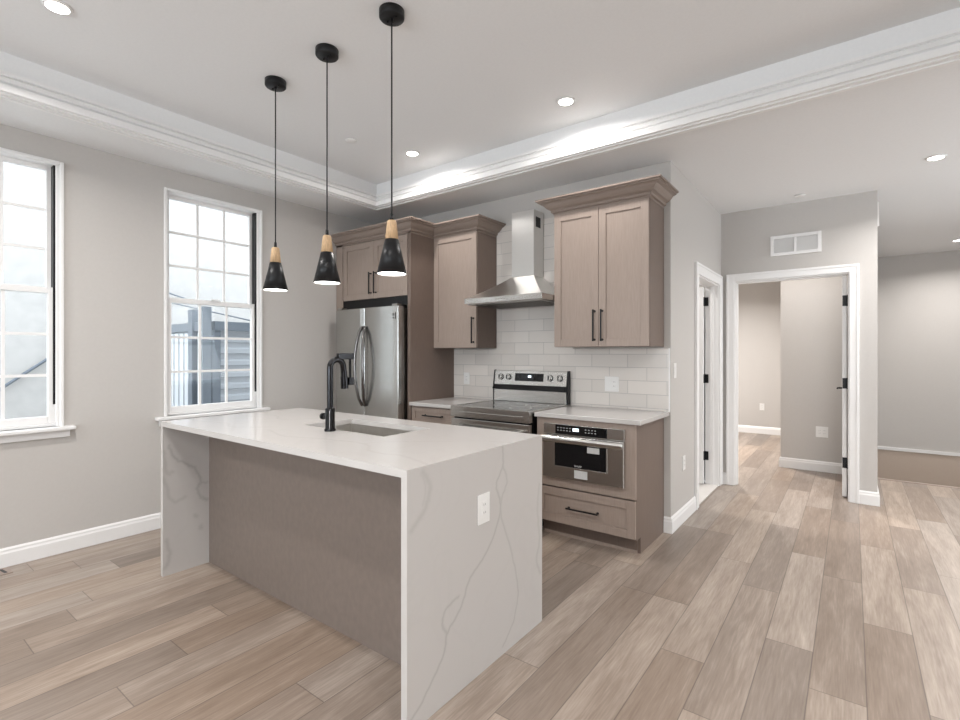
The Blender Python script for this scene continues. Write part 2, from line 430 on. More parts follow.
# ------------------------------------------------------------------ windows
def window(name, y0, y1, label):
    o = thing(name, label, 'window', (XL, (y0+y1)/2, WZ0), kind='structure')
    x = XL
    cw = 0.016   # casing: narrow bead round the opening
    c = B(x, x+0.018, y0-cw, y0+0.004, WZ0-0.0, WZ1+cw).box(x, x+0.018, y1-0.004, y1+cw, WZ0, WZ1+cw).box(x, x+0.018, y0+0.004, y1-0.004, WZ1-0.004, WZ1+cw)
    c.build('casing', 'trim', o, 0.004)
    # stool and apron
    B(x-0.10, x+0.055, y0-0.075, y1+0.075, WZ0-0.025, WZ0).build('window_stool', 'trim', o, 0.006)
    B(x, x+0.016, y0-0.05, y1+0.05, WZ0-0.075, WZ0-0.025).build('apron', 'trim', o, 0.003)
    # jamb liners
    fr = B(x-T, x, y0, y0+0.008, WZ0, WZ1).box(x-T, x, y1-0.008, y1, WZ0, WZ1).box(x-T, x, y0+0.008, y1-0.008, WZ1-0.008, WZ1).box(x-T, x-0.02, y0+0.008, y1-0.008, WZ0, WZ0+0.02).box(x-0.0155, x-0.003, y1-0.024, y1-0.008, WZ0, WZ1-0.008).box(x-0.018, x-0.004, y0+0.008, y0+0.016, WZ0, WZ1-0.008)
    fr.build('window_frame', 'trim', o, 0.003)
    # black balance track on the right jamb, beside the upper sash
    zm = 1.790
    B(x-0.073, x-0.016, y1-0.034, y1-0.0085, zm+0.021, WZ1-0.010).box(x-0.029, x-0.020, y1-0.034, y1-0.0085, WZ0+0.15, zm+0.021).build('balance_track', 'black', o)
    a, bq = y0+0.009, y1-0.014
    def sash(nm, xc, z0, z1, st=0.045, rt=0.045, rb=0.05):
        s_ = B(xc-0.018, xc+0.018, a, a+st, z0, z1).box(xc-0.018, xc+0.018, bq-st, bq, z0, z1)
        s_.box(xc-0.018, xc+0.018, a+st, bq-st, z1-rt, z1).box(xc-0.018, xc+0.018, a+st, bq-st, z0, z0+rb)
        so = s_.build(nm, 'trim', o, 0.003)
        g0, g1, h0, h1 = a+st, bq-st, z0+rb, z1-rt
        mu = MB(); mw = 0.0095
        for k in (1, 2):
            yy = g0+(g1-g0)*k/3; mu.box(xc-0.007, xc+0.007, yy-mw, yy+mw, h0, h1)
            zz = h0+(h1-h0)*k/3
            mu.box(xc-0.0065, xc+0.0065, g0, g1, zz-mw, zz+mw)
        mu.build('muntin', 'trim', so)
        B(xc-0.003, xc+0.003, g0, g1, h0, h1).build('pane', 'glass', so)
    sash('upper_sash', x-0.092, zm-0.02, WZ1-0.008, rt=0.030, rb=0.035)
    sash('lower_sash', x-0.048, WZ0+0.02, zm+0.02, rt=0.04)
    B(x-0.03, x-0.002, (y0+y1)/2-0.03, (y0+y1)/2+0.03, zm+0.02, zm+0.032).build('sash_lock', 'trim', o, 0.003)
    # jamb pivot near the foot of the right jamb
    B(x-0.03, x-0.019, y1-0.030, y1-0.009, 0.99, 1.015).build('tilt_latch', 'trim', o)
window('window_1', *WY[0], 'white double-hung window at the left edge of the photo, diagonal pipe outside')
window('window_2', *WY[1], 'white double-hung window nearer the fridge, corrugated shed outside')
for i, (x0, x1) in enumerate(((-3.2, -1.6), (0.4, 2.0))):  # unseen windows added to let the fill daylight in
    o = thing('window_%d' % (i+3), ['tall white window in the wall behind, left one', 'tall white window in the wall behind, right one'][i], 'window', (x0, YB, 0.6), kind='structure')
    f = MB()
    for a in ((x0, x0+0.06, 0.6, 2.6), (x1-0.06, x1, 0.6, 2.6), (x0+0.06, x1-0.06, 0.6, 0.66), (x0+0.06, x1-0.06, 2.54, 2.6), (x0+0.06, x1-0.06, 1.57, 1.63), ((x0+x1)/2-0.02, (x0+x1)/2+0.02, 0.66, 2.54)):
        f.box(a[0], a[1], YB-0.1, YB-0.05, a[2], a[3])
    f.build('window_frame', 'trim', o); B(x0+0.06, x1-0.06, YB-0.08, YB-0.074, 0.66, 2.54).build('pane', 'glass', o)

o = thing('window_5', 'tall white window in the right-hand wall, beyond the frame', 'window', (XR, 4.1, 0.6), kind='structure')  # unseen window added so fill daylight reaches the hall and side wall
f = MB()
for a in ((4.1, 4.16, 0.6, 2.6), (5.64, 5.7, 0.6, 2.6), (4.16, 5.64, 0.6, 0.66), (4.16, 5.64, 2.54, 2.6), (4.16, 5.64, 1.57, 1.63)):
    f.box(XR+0.05, XR+0.10, a[0], a[1], a[2], a[3])
f.build('window_frame', 'trim', o); B(XR+0.074, XR+0.08, 4.16, 5.64, 0.66, 2.54).build('pane', 'glass', o)

# ------------------------------------------------------------------ doors
def casing_prof(w_, t=0.018):
    return [(0.0, 0), (w_, 0), (w_, t), (w_-0.012, t+0.006), (w_-0.03, t), (0.012, t-0.006), (0, t-0.010)]
# door_1: side door, hinged on its far jamb, swung into the tiled room
d = thing('door_1', 'white door swung open into the tiled side room by the kitchen corner', 'door', (XC, 5.10, 0), kind='structure')
cw = 0.092
for y0, y1 in ((DY0-cw+0.01, DY0+0.008), (DY1-0.008, YH-0.018)):
    pass
x = XC
c = B(x, x+0.018, DY0-cw, DY0+0.006, 0, DZ+cw).box(x, x+0.018, DY1-0.006, DY1+cw, 0, DZ+cw).box(x, x+0.018, DY0+0.006, DY1-0.006, DZ-0.006, DZ+cw)
c.box(x+0.018, x+0.024, DY0-cw, DY0-cw+0.022, 0, DZ+cw).box(x+0.018, x+0.024, DY1+cw-0.022, DY1+cw, 0, DZ+cw).box(x+0.018, x+0.024, DY0-cw+0.022, DY1+cw-0.022, DZ+cw-0.022, DZ+cw)
c.build('casing', 'trim', d, 0.003)
j = B(x-0.125, x, DY0-0.0, DY0+0.018, 0, DZ).box(x-0.125, x, DY1-0.018, DY1, 0, DZ).box(x-0.125, x, DY0+0.018, DY1-0.018, DZ-0.018, DZ)
j.box(x-0.075, x-0.040, DY1-0.030, DY1-0.018, 0, DZ-0.018).box(x-0.075, x-0.040, DY0+0.018, DY0+0.030, 0, DZ-0.018)
j.build('jamb', 'trim', d, 0.002)
lf = B(x-0.135-0.84, x-0.132, DY1-0.066, DY1-0.028, 0.012, DZ-0.022)
lf = lf.build('door_leaf', 'trim', d, 0.003)
for z in (0.30, 1.10, 1.90):
    B(x-0.130, x-0.093, DY1-0.0215, DY1-0.018, z-0.045, z+0.045).cyl((x-0.131, DY1-0.026, z-0.048), (x-0.131, DY1-0.026, z+0.048), 0.006).box(x-0.1325, x-0.1315, DY1-0.062, DY1-0.028, z-0.045, z+0.045).build('hinge', 'black', d)
B(x-0.12, x+0.0, DY0+0.018, DY1-0.018, 0.0, 0.008).build('threshold', 'tilefloor', d)
# door_2: bedroom doorway, hinged on the right jamb, swung into the room
d = thing('door_2', 'white door swung open edge-on in the doorway under the wall vent', 'door', (-0.5, YH, 0), kind='structure')
y = YH; cw = 0.066
c = B(HX0-cw, HX0+0.006, y-0.018, y, 0, HZ+cw).box(HX1-0.006, HX1+cw, y-0.018, y, 0, HZ+cw).box(HX0+0.006, HX1-0.006, y-0.018, y, HZ-0.006, HZ+cw)
c.box(HX0-cw, HX0-cw+0.022, y-0.024, y-0.018, 0, HZ+cw).box(HX1+cw-0.022, HX1+cw, y-0.024, y-0.018, 0, HZ+cw).box(HX0-cw+0.022, HX1+cw-0.022, y-0.024, y-0.018, HZ+cw-0.022, HZ+cw)
c.build('casing', 'trim', d, 0.003)
j = B(HX0, HX0+0.018, y, y+0.125, 0, HZ).box(HX1-0.018, HX1, y, y+0.125, 0, HZ).box(HX0+0.018, HX1-0.018, y, y+0.125, HZ-0.018, HZ)
j.box(HX0+0.018, HX0+0.030, y+0.04, y+0.078, 0, HZ-0.018).box(HX0+0.03, HX1-0.03, y+0.04, y+0.078, HZ-0.030, HZ-0.018)
j.build('jamb', 'trim', d, 0.002)
lf = B(HX1-0.062, HX1-0.026, y+0.135, y+0.135+0.86, 0.012, HZ-0.022).build('door_leaf', 'trim', d, 0.003)
for z in (0.33, 1.08, 1.86):
    B(HX1-0.0215, HX1-0.018, y+0.080, y+0.128, z-0.05, z+0.05).cyl((HX1-0.022, y+0.131, z-0.052), (HX1-0.022, y+0.131, z+0.052), 0.0065).box(HX1-0.060, HX1-0.028, y+0.1335, y+0.1348, z-0.05, z+0.05).build('hinge', 'black', d)
yk = y+0.135+0.80
MB().cyl((HX1-0.062, yk, 0.99), (HX1-0.070, yk, 0.99), 0.026).cyl((HX1-0.070, yk, 0.99), (HX1-0.115, yk, 0.99), 0.009).tube([(HX1-0.112, yk+0.01, 0.99), (HX1-0.112, yk-0.11, 0.99)], 0.008).build('door_handle', 'black', lf)

# ------------------------------------------------------------------ backsplash
tag(B(-3.24, XC-0.012, YK-0.010, YK, 0.915, 1.40).build('wall_backsplash', 'tile'), kind='structure')
tag(B(-2.702, -1.908, YK-0.010, YK, 1.40, 2.555).build('wall_backsplash_upper', 'tile'), kind='structure')
tag(B(XC-0.012, XC-0.004, YK-0.011, YK, 0.915, 1.40).build('trim_4', 'trim'), kind='structure')

# ------------------------------------------------------------------ cabinetry
def shaker(mb, x0, x1, z0, z1, yf, rail=0.058, t=0.020, rec=0.009):
    mb.box(x0, x0+rail, yf, yf+t, z0, z1).box(x1-rail, x1, yf, yf+t, z0, z1)
    mb.box(x0+rail, x1-rail, yf, yf+t, z1-rail, z1).box(x0+rail, x1-rail, yf, yf+t, z0, z0+rail)
    mb.box(x0+rail, x1-rail, yf+rec, yf+t-0.002, z0+rail, z1-rail)
    return mb
def pull_v(x, z0, z1, yf, parent, out=0.032, flip=1):
    y = yf-out*flip
    m_ = MB().box(x-0.0055, x+0.0055, y-0.005, y+0.005, z0-0.012, z1+0.012)
    for z in (z0, z1): m_.cyl((x, yf, z), (x, y, z), 0.0045, 10)
    for z in (z0, z1): m_.cyl((x, yf-0.0005*flip, z), (x, yf-0.004*flip, z), 0.009, 12)
    return m_.build('handle', 'black', parent, 0.002)
def pull_h(x0, x1, z, yf, parent, out=0.032):
    y = yf-out
    m_ = MB().box(x0-0.012, x1+0.012, y-0.005, y+0.005, z-0.0055, z+0.0055)
    for x in (x0, x1): m_.cyl((x, yf, z), (x, y, z), 0.0045, 10); m_.cyl((x, yf-0.0005, z), (x, yf-0.004, z), 0.009, 12)
    return m_.build('handle', 'black', parent, 0.002)
def crown(parent, path, z0=2.462, h=0.112, out=0.112, name='crown_moulding'):
    p = [(-0.012, z0), (0.004, z0), (0.004, z0+0.014), (0.020, z0+0.018), (0.020, z0+0.034), (0.028, z0+0.040), (0.042, z0+0.046), (0.060, z0+0.064), (0.072, z0+0.080), (0.096, z0+0.088), (0.096, z0+0.096), (out, z0+0.099), (out, z0+h), (-0.012, z0+h)]
    return MB().sweep(p, path).build(name, 'crown', parent)

YU = 3.516      # face of upper doors
ZU0, ZU1 = 1.412, 2.468
# right wall cabinet (two doors)
x0, x1 = -1.905, -1.149
o = thing('upper_cabinet', 'taupe two-door wall cabinet right of the range hood', 'wall cabinet', ((x0+x1)/2, 3.70, ZU0))
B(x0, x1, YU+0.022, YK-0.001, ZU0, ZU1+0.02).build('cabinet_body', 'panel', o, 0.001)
mid = (x0+x1)/2-0.002
for a, bq, hx in ((x0+0.003, mid-0.0015, mid-0.030), (mid+0.0015, x1-0.003, mid+0.032)):
    dd = shaker(MB(), a, bq, ZU0+0.002, ZU1-0.004, YU).build('door', 'cab', o, 0.0015)
    pull_v(hx, 1.465, 1.680, YU, dd)
crown(o, [(x0, YK-0.012), (x0, YU+0.004), (x1, YU+0.004), (x1, YK-0.012)][::-1] and [(x0, YK-0.012), (x0, YU+0.004), (x1, YU+0.004), (x1, YK-0.012)], z0=ZU1-0.004)
MB().box(x0+0.005, x1-0.005, YU+0.02, YK-0.012, ZU1+0.02, ZU1+0.03).build('top_panel', 'cab', o)
# left wall cabinet (single door)
YU = 3.548
x0, x1 = -3.229, -2.708
o = thing('upper_cabinet', 'taupe single-door wall cabinet between the fridge panel and the hood', 'wall cabinet', ((x0+x1)/2, 3.70, ZU0))
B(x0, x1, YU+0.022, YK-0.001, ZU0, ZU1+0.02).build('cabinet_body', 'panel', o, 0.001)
dd = shaker(MB(), x0+0.003, x1-0.003, ZU0+0.002, ZU1-0.004, YU).build('door', 'cab', o, 0.0015)
pull_v(x1-0.033, 1.465, 1.680, YU, dd)
crown(o, [(x0+0.0, YU+0.004), (x1, YU+0.004), (x1, YK-0.012)], z0=ZU1-0.004)
YU = 3.516
# fridge surround with over-fridge cabinet
YP = 3.24
o = thing('fridge_cabinet', 'tall taupe surround with two short doors over the fridge', 'tall cabinet', (-3.78, 3.55, 0))
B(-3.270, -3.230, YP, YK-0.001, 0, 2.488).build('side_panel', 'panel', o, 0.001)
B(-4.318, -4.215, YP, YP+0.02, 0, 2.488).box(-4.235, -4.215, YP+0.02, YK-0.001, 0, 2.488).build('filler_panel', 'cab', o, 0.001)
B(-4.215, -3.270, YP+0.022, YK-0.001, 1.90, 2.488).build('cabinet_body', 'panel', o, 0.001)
midf = -3.737
for a, bq, hx in ((-4.205, midf-0.0015, midf-0.035), (midf+0.0015, -3.275, midf+0.037)):
    dd = shaker(MB(), a, bq, 1.900, 2.462, YP).build('door', 'cab', o, 0.0015)
    pull_v(hx, 1.955, 2.145, YP, dd)
crown(o, [(-4.318, YP+0.004), (-3.230, YP+0.004), (-3.230, YU+0.03)], z0=2.466)

B(-4.214, -3.271, YP+0.012, YP+0.020, 1.812, 1.898).build('vent_strip', 'black', o)  # black strip standing in for the shade in the gap above the fridge

# base cabinet left of range
YD = 3.245      # face of base doors
o = thing('base_cabinet', 'narrow taupe base cabinet between fridge panel and range', 'base cabinet', (-2.96, 3.55, 0))
B(-3.228, -2.702, YD+0.022, YK-0.001, 0.11, 0.888).build('cabinet_body', 'cab', o, 0.001)
B(-3.228, -2.702, YD+0.09, YD+0.105, 0, 0.11).build('toe_kick', 'panel', o)
dd = shaker(MB(), -3.222, -2.708, 0.735, 0.878, YD, rail=0.042).build('drawer', 'cab', o, 0.0015); pull_h(-3.05, -2.85, 0.81, YD, dd)
for a, bq, hx in ((-3.222, -2.9515, -2.98), (-2.9485, -2.708, -2.92)):
    dd = shaker(MB(), a, bq, 0.118, 0.728, YD).build('door', 'cab', o, 0.0015); pull_v(hx, 0.50, 0.69, YD, dd)
# base cabinet with microwave drawer
x0, x1 = -1.903, -1.149
o = thing('base_cabinet', 'taupe end base cabinet holding the microwave drawer, one wide drawer below', 'base cabinet', ((x0+x1)/2, 3.55, 0))
B(x0+0.02, x1-0.02, YD+0.07, YK-0.10, 0.385, 0.40).box(x0+0.02, x1-0.02, YK-0.10, YK-0.085, 0.11, 0.888).box(x0+0.02, x1-0.02, YD+0.07, YK-0.10, 0.11, 0.125).build('cabinet_body', 'cab', o, 0.001)
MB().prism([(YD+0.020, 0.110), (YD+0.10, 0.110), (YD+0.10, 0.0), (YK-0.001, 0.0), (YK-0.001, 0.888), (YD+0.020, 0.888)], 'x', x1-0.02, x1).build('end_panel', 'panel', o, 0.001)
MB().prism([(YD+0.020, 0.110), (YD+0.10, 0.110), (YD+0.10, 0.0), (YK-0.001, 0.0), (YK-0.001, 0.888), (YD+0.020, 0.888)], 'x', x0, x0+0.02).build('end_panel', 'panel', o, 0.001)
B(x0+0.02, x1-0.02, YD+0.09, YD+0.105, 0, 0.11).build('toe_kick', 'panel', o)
mx0, mx1, mz0, mz1 = -1.828, -1.216, 0.460, 0.850
f = B(x0+0.002, x1, YD, YD+0.02, 0.385, mz0+0.01).box(x0+0.002, x1, YD, YD+0.02, mz1-0.01, 0.888).box(x0+0.002, mx0+0.01, YD, YD+0.02, mz0+0.01, mz1-0.01).box(mx1-0.01, x1, YD, YD+0.02, mz0+0.01, mz1-0.01)
f.build('face_panel', 'cab', o, 0.001)
dd = shaker(MB(), x0+0.004, x1-0.002, 0.122, 0.375, YD-0.001).build('drawer', 'cab', o, 0.0015); pull_h(-1.635, -1.415, 0.248, YD-0.001, dd)
# toe moulding strip at the floor
B(x0+0.02, x1-0.02, YD+0.083, YD+0.09, 0, 0.02).build('shoe_strip', 'cab', o)

# worktops by the wall
for x0, x1, lb in ((-3.228, -2.704, 'short white quartz worktop between fridge panel and range'), (-1.909, -1.106, 'white quartz worktop over the microwave drawer, right of the range')):
    me = B(x0, x1, 3.215, YK-0.011, 0.889, 0.920).build('worktop', 'quartz', None, 0.003)
    tag(me, lb, 'worktop')

# ------------------------------------------------------------------ island
def veined_faces(name, faces, parent, veins):
    """faces: list of (origin, u, v, nu, nv) grids; veins: list of (polyline3d, width, strength, fade)"""
    vs = []; fs = []; att = []
    rng = random.Random(3)
    def val(p):
        best = 0.0
        for poly, wd, st in veins:
            for i in range(len(poly)-1):
                a, bq = poly[i], poly[i+1]
                ab_ = bq-a; t = max(0, min(1, (p-a).dot(ab_)/max(1e-9, ab_.length_squared)))
                d_ = (p-(a+ab_*t)).length
                if d_ < wd*3:
                    best = max(best, st*math.exp(-(d_/wd)**2))
        return best
    for (o_, u, v_, nu, nv) in faces:
        k = len(vs)
        for j_ in range(nv+1):
            for i in range(nu+1):
                p = o_+u*(i/nu)+v_*(j_/nv); vs.append(tuple(p)); att.append(val(p))
        for j_ in range(nv):
            for i in range(nu):
                a = k+j_*(nu+1)+i; fs.append((a, a+1, a+nu+2, a+nu+1))
    me = bpy.data.meshes.new(name)
    o0 = Vector(parent.location) if parent else Vector((0, 0, 0))
    me.from_pydata([tuple(Vector(q)-o0) for q in vs], [], fs)
    a = me.attributes.new('vein', 'FLOAT', 'POINT'); a.data.foreach_set('value', att)
    me.materials.append(M['quartz'])
    ob = bpy.data.objects.new(name, me); COL.objects.link(ob); ob.parent = parent
    return ob
def V(*a): return Vector(a)
def wig(pts, n_=8, amp=0.006, seed=1):
    r = random.Random(seed); out = []
    P = [Vector(p) for p in pts]; ph = r.random()*6
    for i in range(len(P)-1):
        p0 = P[max(i-1, 0)]; p1 = P[i]; p2 = P[i+1]; p3 = P[min(i+2, len(P)-1)]
        for k in range(n_):
            t = k/n_
            q = 0.5*((2*p1)+(-p0+p2)*t+(2*p0-5*p1+4*p2-p3)*t*t+(-p0+3*p1-3*p2+p3)*t**3)
            out.append(q+Vector((0, r.uniform(-amp, amp), r.uniform(-amp, amp))))
    out.append(P[-1]); return out
IX0, IX1, IY0, IY1, IZ = -3.385, -1.263, 1.249, 2.206, 0.945
ins = thing('island_worktop', 'white veined quartz waterfall worktop folded down both ends of the island', 'worktop', (-2.3, 1.7, 0))
# end panel veins, read as (pixel-derived) y,z on the plane x = IX1
def E_(y_, z_): return (IX1, y_, z_)
ev = [
 (wig([E_(1.85, 0.945), E_(1.851, 0.854), E_(1.8, 0.774), E_(1.832, 0.662), E_(1.745, 0.515), E_(1.615, 0.432), E_(1.555, 0.342), E_(1.47, 0.27), E_(1.443, 0.193), E_(1.34, 0.091), E_(1.269, 0.048)], amp=0.003, seed=2), 0.0055, 0.42),
 (wig([E_(1.851, 0.854), E_(1.885, 0.775), E_(1.832, 0.662), E_(1.907, 0.474), E_(1.977, 0.258), E_(1.944, 0.12), E_(1.851, 0.036)], amp=0.003, seed=3), 0.0048, 0.36),
 (wig([E_(1.541, 0.386), E_(1.457, 0.364), E_(1.44, 0.306), E_(1.47, 0.27)], amp=0.003, seed=4), 0.0055, 0.38),
 (wig([E_(1.328, 0.923), E_(1.37, 0.864), E_(1.34, 0.786), E_(1.27, 0.725)], amp=0.003, seed=5), 0.012, 0.26),
 (wig([E_(1.318, 0.923), E_(1.345, 0.864), E_(1.33, 0.8)], amp=0.003, seed=6), 0.005, 0.2),
 (wig([E_(2.179, 0.7), E_(2.16, 0.6), E_(2.17, 0.5), E_(2.179, 0.414), E_(2.15, 0.324), E_(2.188, 0.249)], amp=0.003, seed=7), 0.008, 0.25),
]
t_ = 0.03
ang = lambda a, b_: b_-a
veined = veined_faces('waterfall_panel', [
    (V(IX1, IY0, 0), V(0, IY1-IY0, 0), V(0, 0, IZ), 170, 170),
    (V(IX1-t_, IY0, 0), V(t_, 0, 0), V(0, 0, IZ), 2, 60),
    (V(IX1, IY1, 0), V(-t_, 0, 0), V(0, 0, IZ), 2, 60),
    (V(IX1-t_, IY1, 0), V(0, IY0-IY1, 0), V(0, 0, IZ-t_), 2, 2)], ins, ev)
xl = IX0+t_
lv = [
 (wig([(xl, 1.282, 0.793), (xl, 1.314, 0.717), (xl, 1.389, 0.663), (xl, 1.434, 0.624), (xl, 1.468, 0.546), (xl, 1.445, 0.49), (xl, 1.479, 0.429), (xl, 1.509, 0.409)], seed=12), 0.008, 0.45),
 (wig([(xl, 1.507, 0.525), (xl, 1.457, 0.524), (xl, 1.445, 0.49)], seed=13), 0.006, 0.4),
 (wig([(xl, 1.251, 0.761), (xl, 1.272, 0.632), (xl, 1.306, 0.628)], seed=14), 0.01, 0.3),
 (wig([(xl, 1.256, 0.601), (xl, 1.3, 0.45), (xl, 1.378, 0.458)], seed=15), 0.01, 0.3),
 (wig([(xl, 1.434, 0.331), (xl, 1.44, 0.32)], seed=16), 0.012, 0.35),
 (wig([(xl, 1.468, 0.246), (xl, 1.47, 0.235)], seed=17), 0.012, 0.35),
 (wig([(xl, 1.27, 0.22), (xl, 1.285, 0.117), (xl, 1.26, 0.05)], seed=18), 0.012, 0.35),
]
veined_faces('waterfall_panel', [
    (V(xl, IY1, 0), V(0, IY0-IY1, 0), V(0, 0, IZ-t_), 130, 120),
    (V(IX0, IY0, 0), V(t_, 0, 0), V(0, 0, IZ), 2, 60),
    (V(IX0, IY1, 0), V(0, IY0-IY1, 0), V(0, 0, IZ), 4, 4),
    (V(xl, IY1, 0), V(-t_, 0, 0), V(0, 0, IZ), 2, 4)], ins, lv)
SX0, SX1, SY0, SY1 = -2.55, -1.873, 1.690, 2.03
def T_(x_, y_): return (x_, y_, IZ)
def wig2(pts, seed):
    q = wig(pts, amp=0.0, seed=seed); r = random.Random(seed)
    return [p+Vector((r.uniform(-.006, .006), r.uniform(-.006, .006), 0)) for p in q]
tv = [
 (wig2([T_(-1.27, 1.36), T_(-1.45, 1.42), T_(-1.62, 1.40), T_(-1.80, 1.50), T_(-2.05, 1.47), T_(-2.30, 1.40), T_(-2.55, 1.47)], 21), 0.005, 0.22),
 (wig2([T_(-1.27, 1.93), T_(-1.42, 1.88), T_(-1.6, 1.72), T_(-1.75, 1.6), T_(-1.80, 1.5)], 22), 0.004, 0.18),
 (wig2([T_(-3.35, 1.75), T_(-3.1, 1.83), T_(-2.9, 1.75), T_(-2.75, 1.9), T_(-2.6, 2.15)], 23), 0.005, 0.25),
 (wig2([T_(-3.3, 1.35), T_(-3.0, 1.45), T_(-2.8, 1.4), T_(-2.6, 1.55)], 24), 0.006, 0.20),
]
gr = []
for a, bq, c_, d_ in ((IX0, IX1, IY0, SY0), (IX0, IX1, SY1, IY1), (IX0, SX0, SY0, SY1), (SX1, IX1, SY0, SY1)):
    gr.append((V(a, c_, IZ), V(bq-a, 0, 0), V(0, d_-c_, 0), max(2, int((bq-a)/0.01)), max(2, int((d_-c_)/0.01))))
# front/back fascia, underside and the cut edge round the sink
gr += [(V(xl, IY0, IZ-t_), V(IX1-t_-xl, 0, 0), V(0, 0, t_), 60, 2), (V(IX1-t_, IY1, IZ-t_), V(xl-IX1+t_, 0, 0), V(0, 0, t_), 60, 2)]
zb = IZ-t_
for a, bq, c_, d_ in ((xl, IX1-t_, IY0, SY0), (xl, IX1-t_, SY1, IY1), (xl, SX0, SY0, SY1), (SX1, IX1-t_, SY0, SY1)):
    gr.append((V(a, d_, zb), V(bq-a, 0, 0), V(0, c_-d_, 0), 2, 2))
for a, bq in (((SX0, SY0), (SX1, SY0)), ((SX1, SY0), (SX1, SY1)), ((SX1, SY1), (SX0, SY1)), ((SX0, SY1), (SX0, SY0))):
    gr.append((V(bq[0], bq[1], zb), V(a[0]-bq[0], a[1]-bq[1], 0), V(0, 0, t_), 2, 2))
veined_faces('worktop_slab', gr, ins, tv)

o = thing('kitchen_island', 'brown-grey panelled island cabinet standing between two quartz end slabs', 'island cabinet', (-2.3, 1.85, 0))
iy = 1.520
body = B(IX0+t_+0.001, IX1-t_-0.001, iy+0.018, IY1-0.045, 0.10, 0.60).box(IX0+t_+0.001, SX0-0.03, iy+0.018, IY1-0.045, 0.60, zb-0.001).box(SX1+0.03, IX1-t_-0.001, iy+0.018, IY1-0.045, 0.60, zb-0.001)
body.box(SX0-0.03, SX1+0.03, IY1-0.06, IY1-0.045, 0.60, zb-0.001)
body.build('cabinet_body', 'cab', o)
B(IX0+t_+0.001, IX1-t_-0.001, iy, iy+0.018, 0, zb-0.001).build('back_panel', 'island', o)
B(IX0+t_+0.001, IX1-t_-0.001, IY1-0.13, IY1-0.115, 0, 0.10).build('toe_kick', 'panel', o)
xw = (IX1-IX0-2*t_-0.004)/4
for k in range(4):
    a = IX0+t_+0.002+k*xw
    mm = MB(); shaker(mm, a+0.002, a+xw-0.002, 0.11, zb-0.008, IY1-0.044)
    # this face looks toward the range: flip the door front outward
    mm.v = [(vx, 2*(IY1-0.034)-vy, vz) for vx, vy, vz in mm.v]
    dd = mm.build('door', 'cab', o, 0.0015)
    pull_v(a+(xw-0.04 if k % 2 == 0 else 0.04), 0.62, 0.82, IY1-0.024, dd, flip=-1)

# sink
sk = thing('sink', 'undermount stainless steel sink cut into the island worktop', 'sink', ((SX0+SX1)/2, (SY0+SY1)/2, 0.72))
g_ = 0.004
a0, a1, b0, b1 = SX0-g_, SX1+g_, SY0-g_, SY1+g_; zt, zz = zb-0.002, 0.715
m_ = MB().box(a0-0.012, a0, b0, b1, zz, zt).box(a1, a1+0.012, b0, b1, zz, zt).box(a0-0.012, a1+0.012, b0-0.012, b0, zz, zt).box(a0-0.012, a1+0.012, b1, b1+0.012, zz, zt).box(a0, a1, b0, b1, zz-0.004, zz+0.003)
m_.build('basin', 'sinksteel', sk)
MB().lathe([(0.0, zz+0.006), (0.03, zz+0.006), (0.043, zz+0.008), (0.043, zz+0.003)], (SX0+SX1)/2, (SY0+SY1)/2).build('drain', 'steel_dark', sk)

# faucet
fx, fy = -2.238, 1.639
fc = thing('faucet', 'black pull-down kitchen faucet standing at the sink', 'faucet', (fx, fy, IZ))
MB().lathe([(0.0, IZ+0.001), (0.030, IZ+0.001), (0.030, IZ+0.010), (0.025, IZ+0.014), (0.025, IZ+0.120), (0.019, IZ+0.124), (0.0, IZ+0.125)], fx, fy).build('base_body', 'blackmetal', fc)
pts = [(fx, fy, IZ+0.12), (fx, fy, 1.25)]
R_ = 0.043
for k in range(0, 11):
    a = PI*k/10*0.93
    pts.append((fx, fy+R_-R_*math.cos(a), 1.285+R_*math.sin(a)))
ex, ey, ez = pts[-1]
pts.append((ex, ey+0.004, 1.262))
MB().tube(pts, 0.0165, 16).build('spout', 'blackmetal', fc)
MB().tube([(ex, ey+0.004, 1.265), (ex, ey+0.006, 1.235)], 0.0175, 16).tube([(ex, ey+0.006, 1.236), (ex, ey+0.010, 1.168)], [0.020, 0.021], 16).build('spray_head', 'blackmetal', fc)
B(fx-0.014, fx+0.014, fy+0.052, fy+0.150, 1.328, 1.362).box(fx-0.008, fx+0.008, fy+0.128, fy+0.136, 1.21, 1.330).box(fx-0.014, fx+0.014, fy+0.116, fy+0.150, 1.185, 1.228).build('docking_arm', 'blackmetal', fc, 0.003)
MB().cyl((fx-0.02, fy, 1.020), (fx-0.062, fy, 1.020), 0.011).cyl((fx-0.056, fy, 1.020), (fx-0.068, fy, 1.020), 0.018).build('lever', 'black', fc)

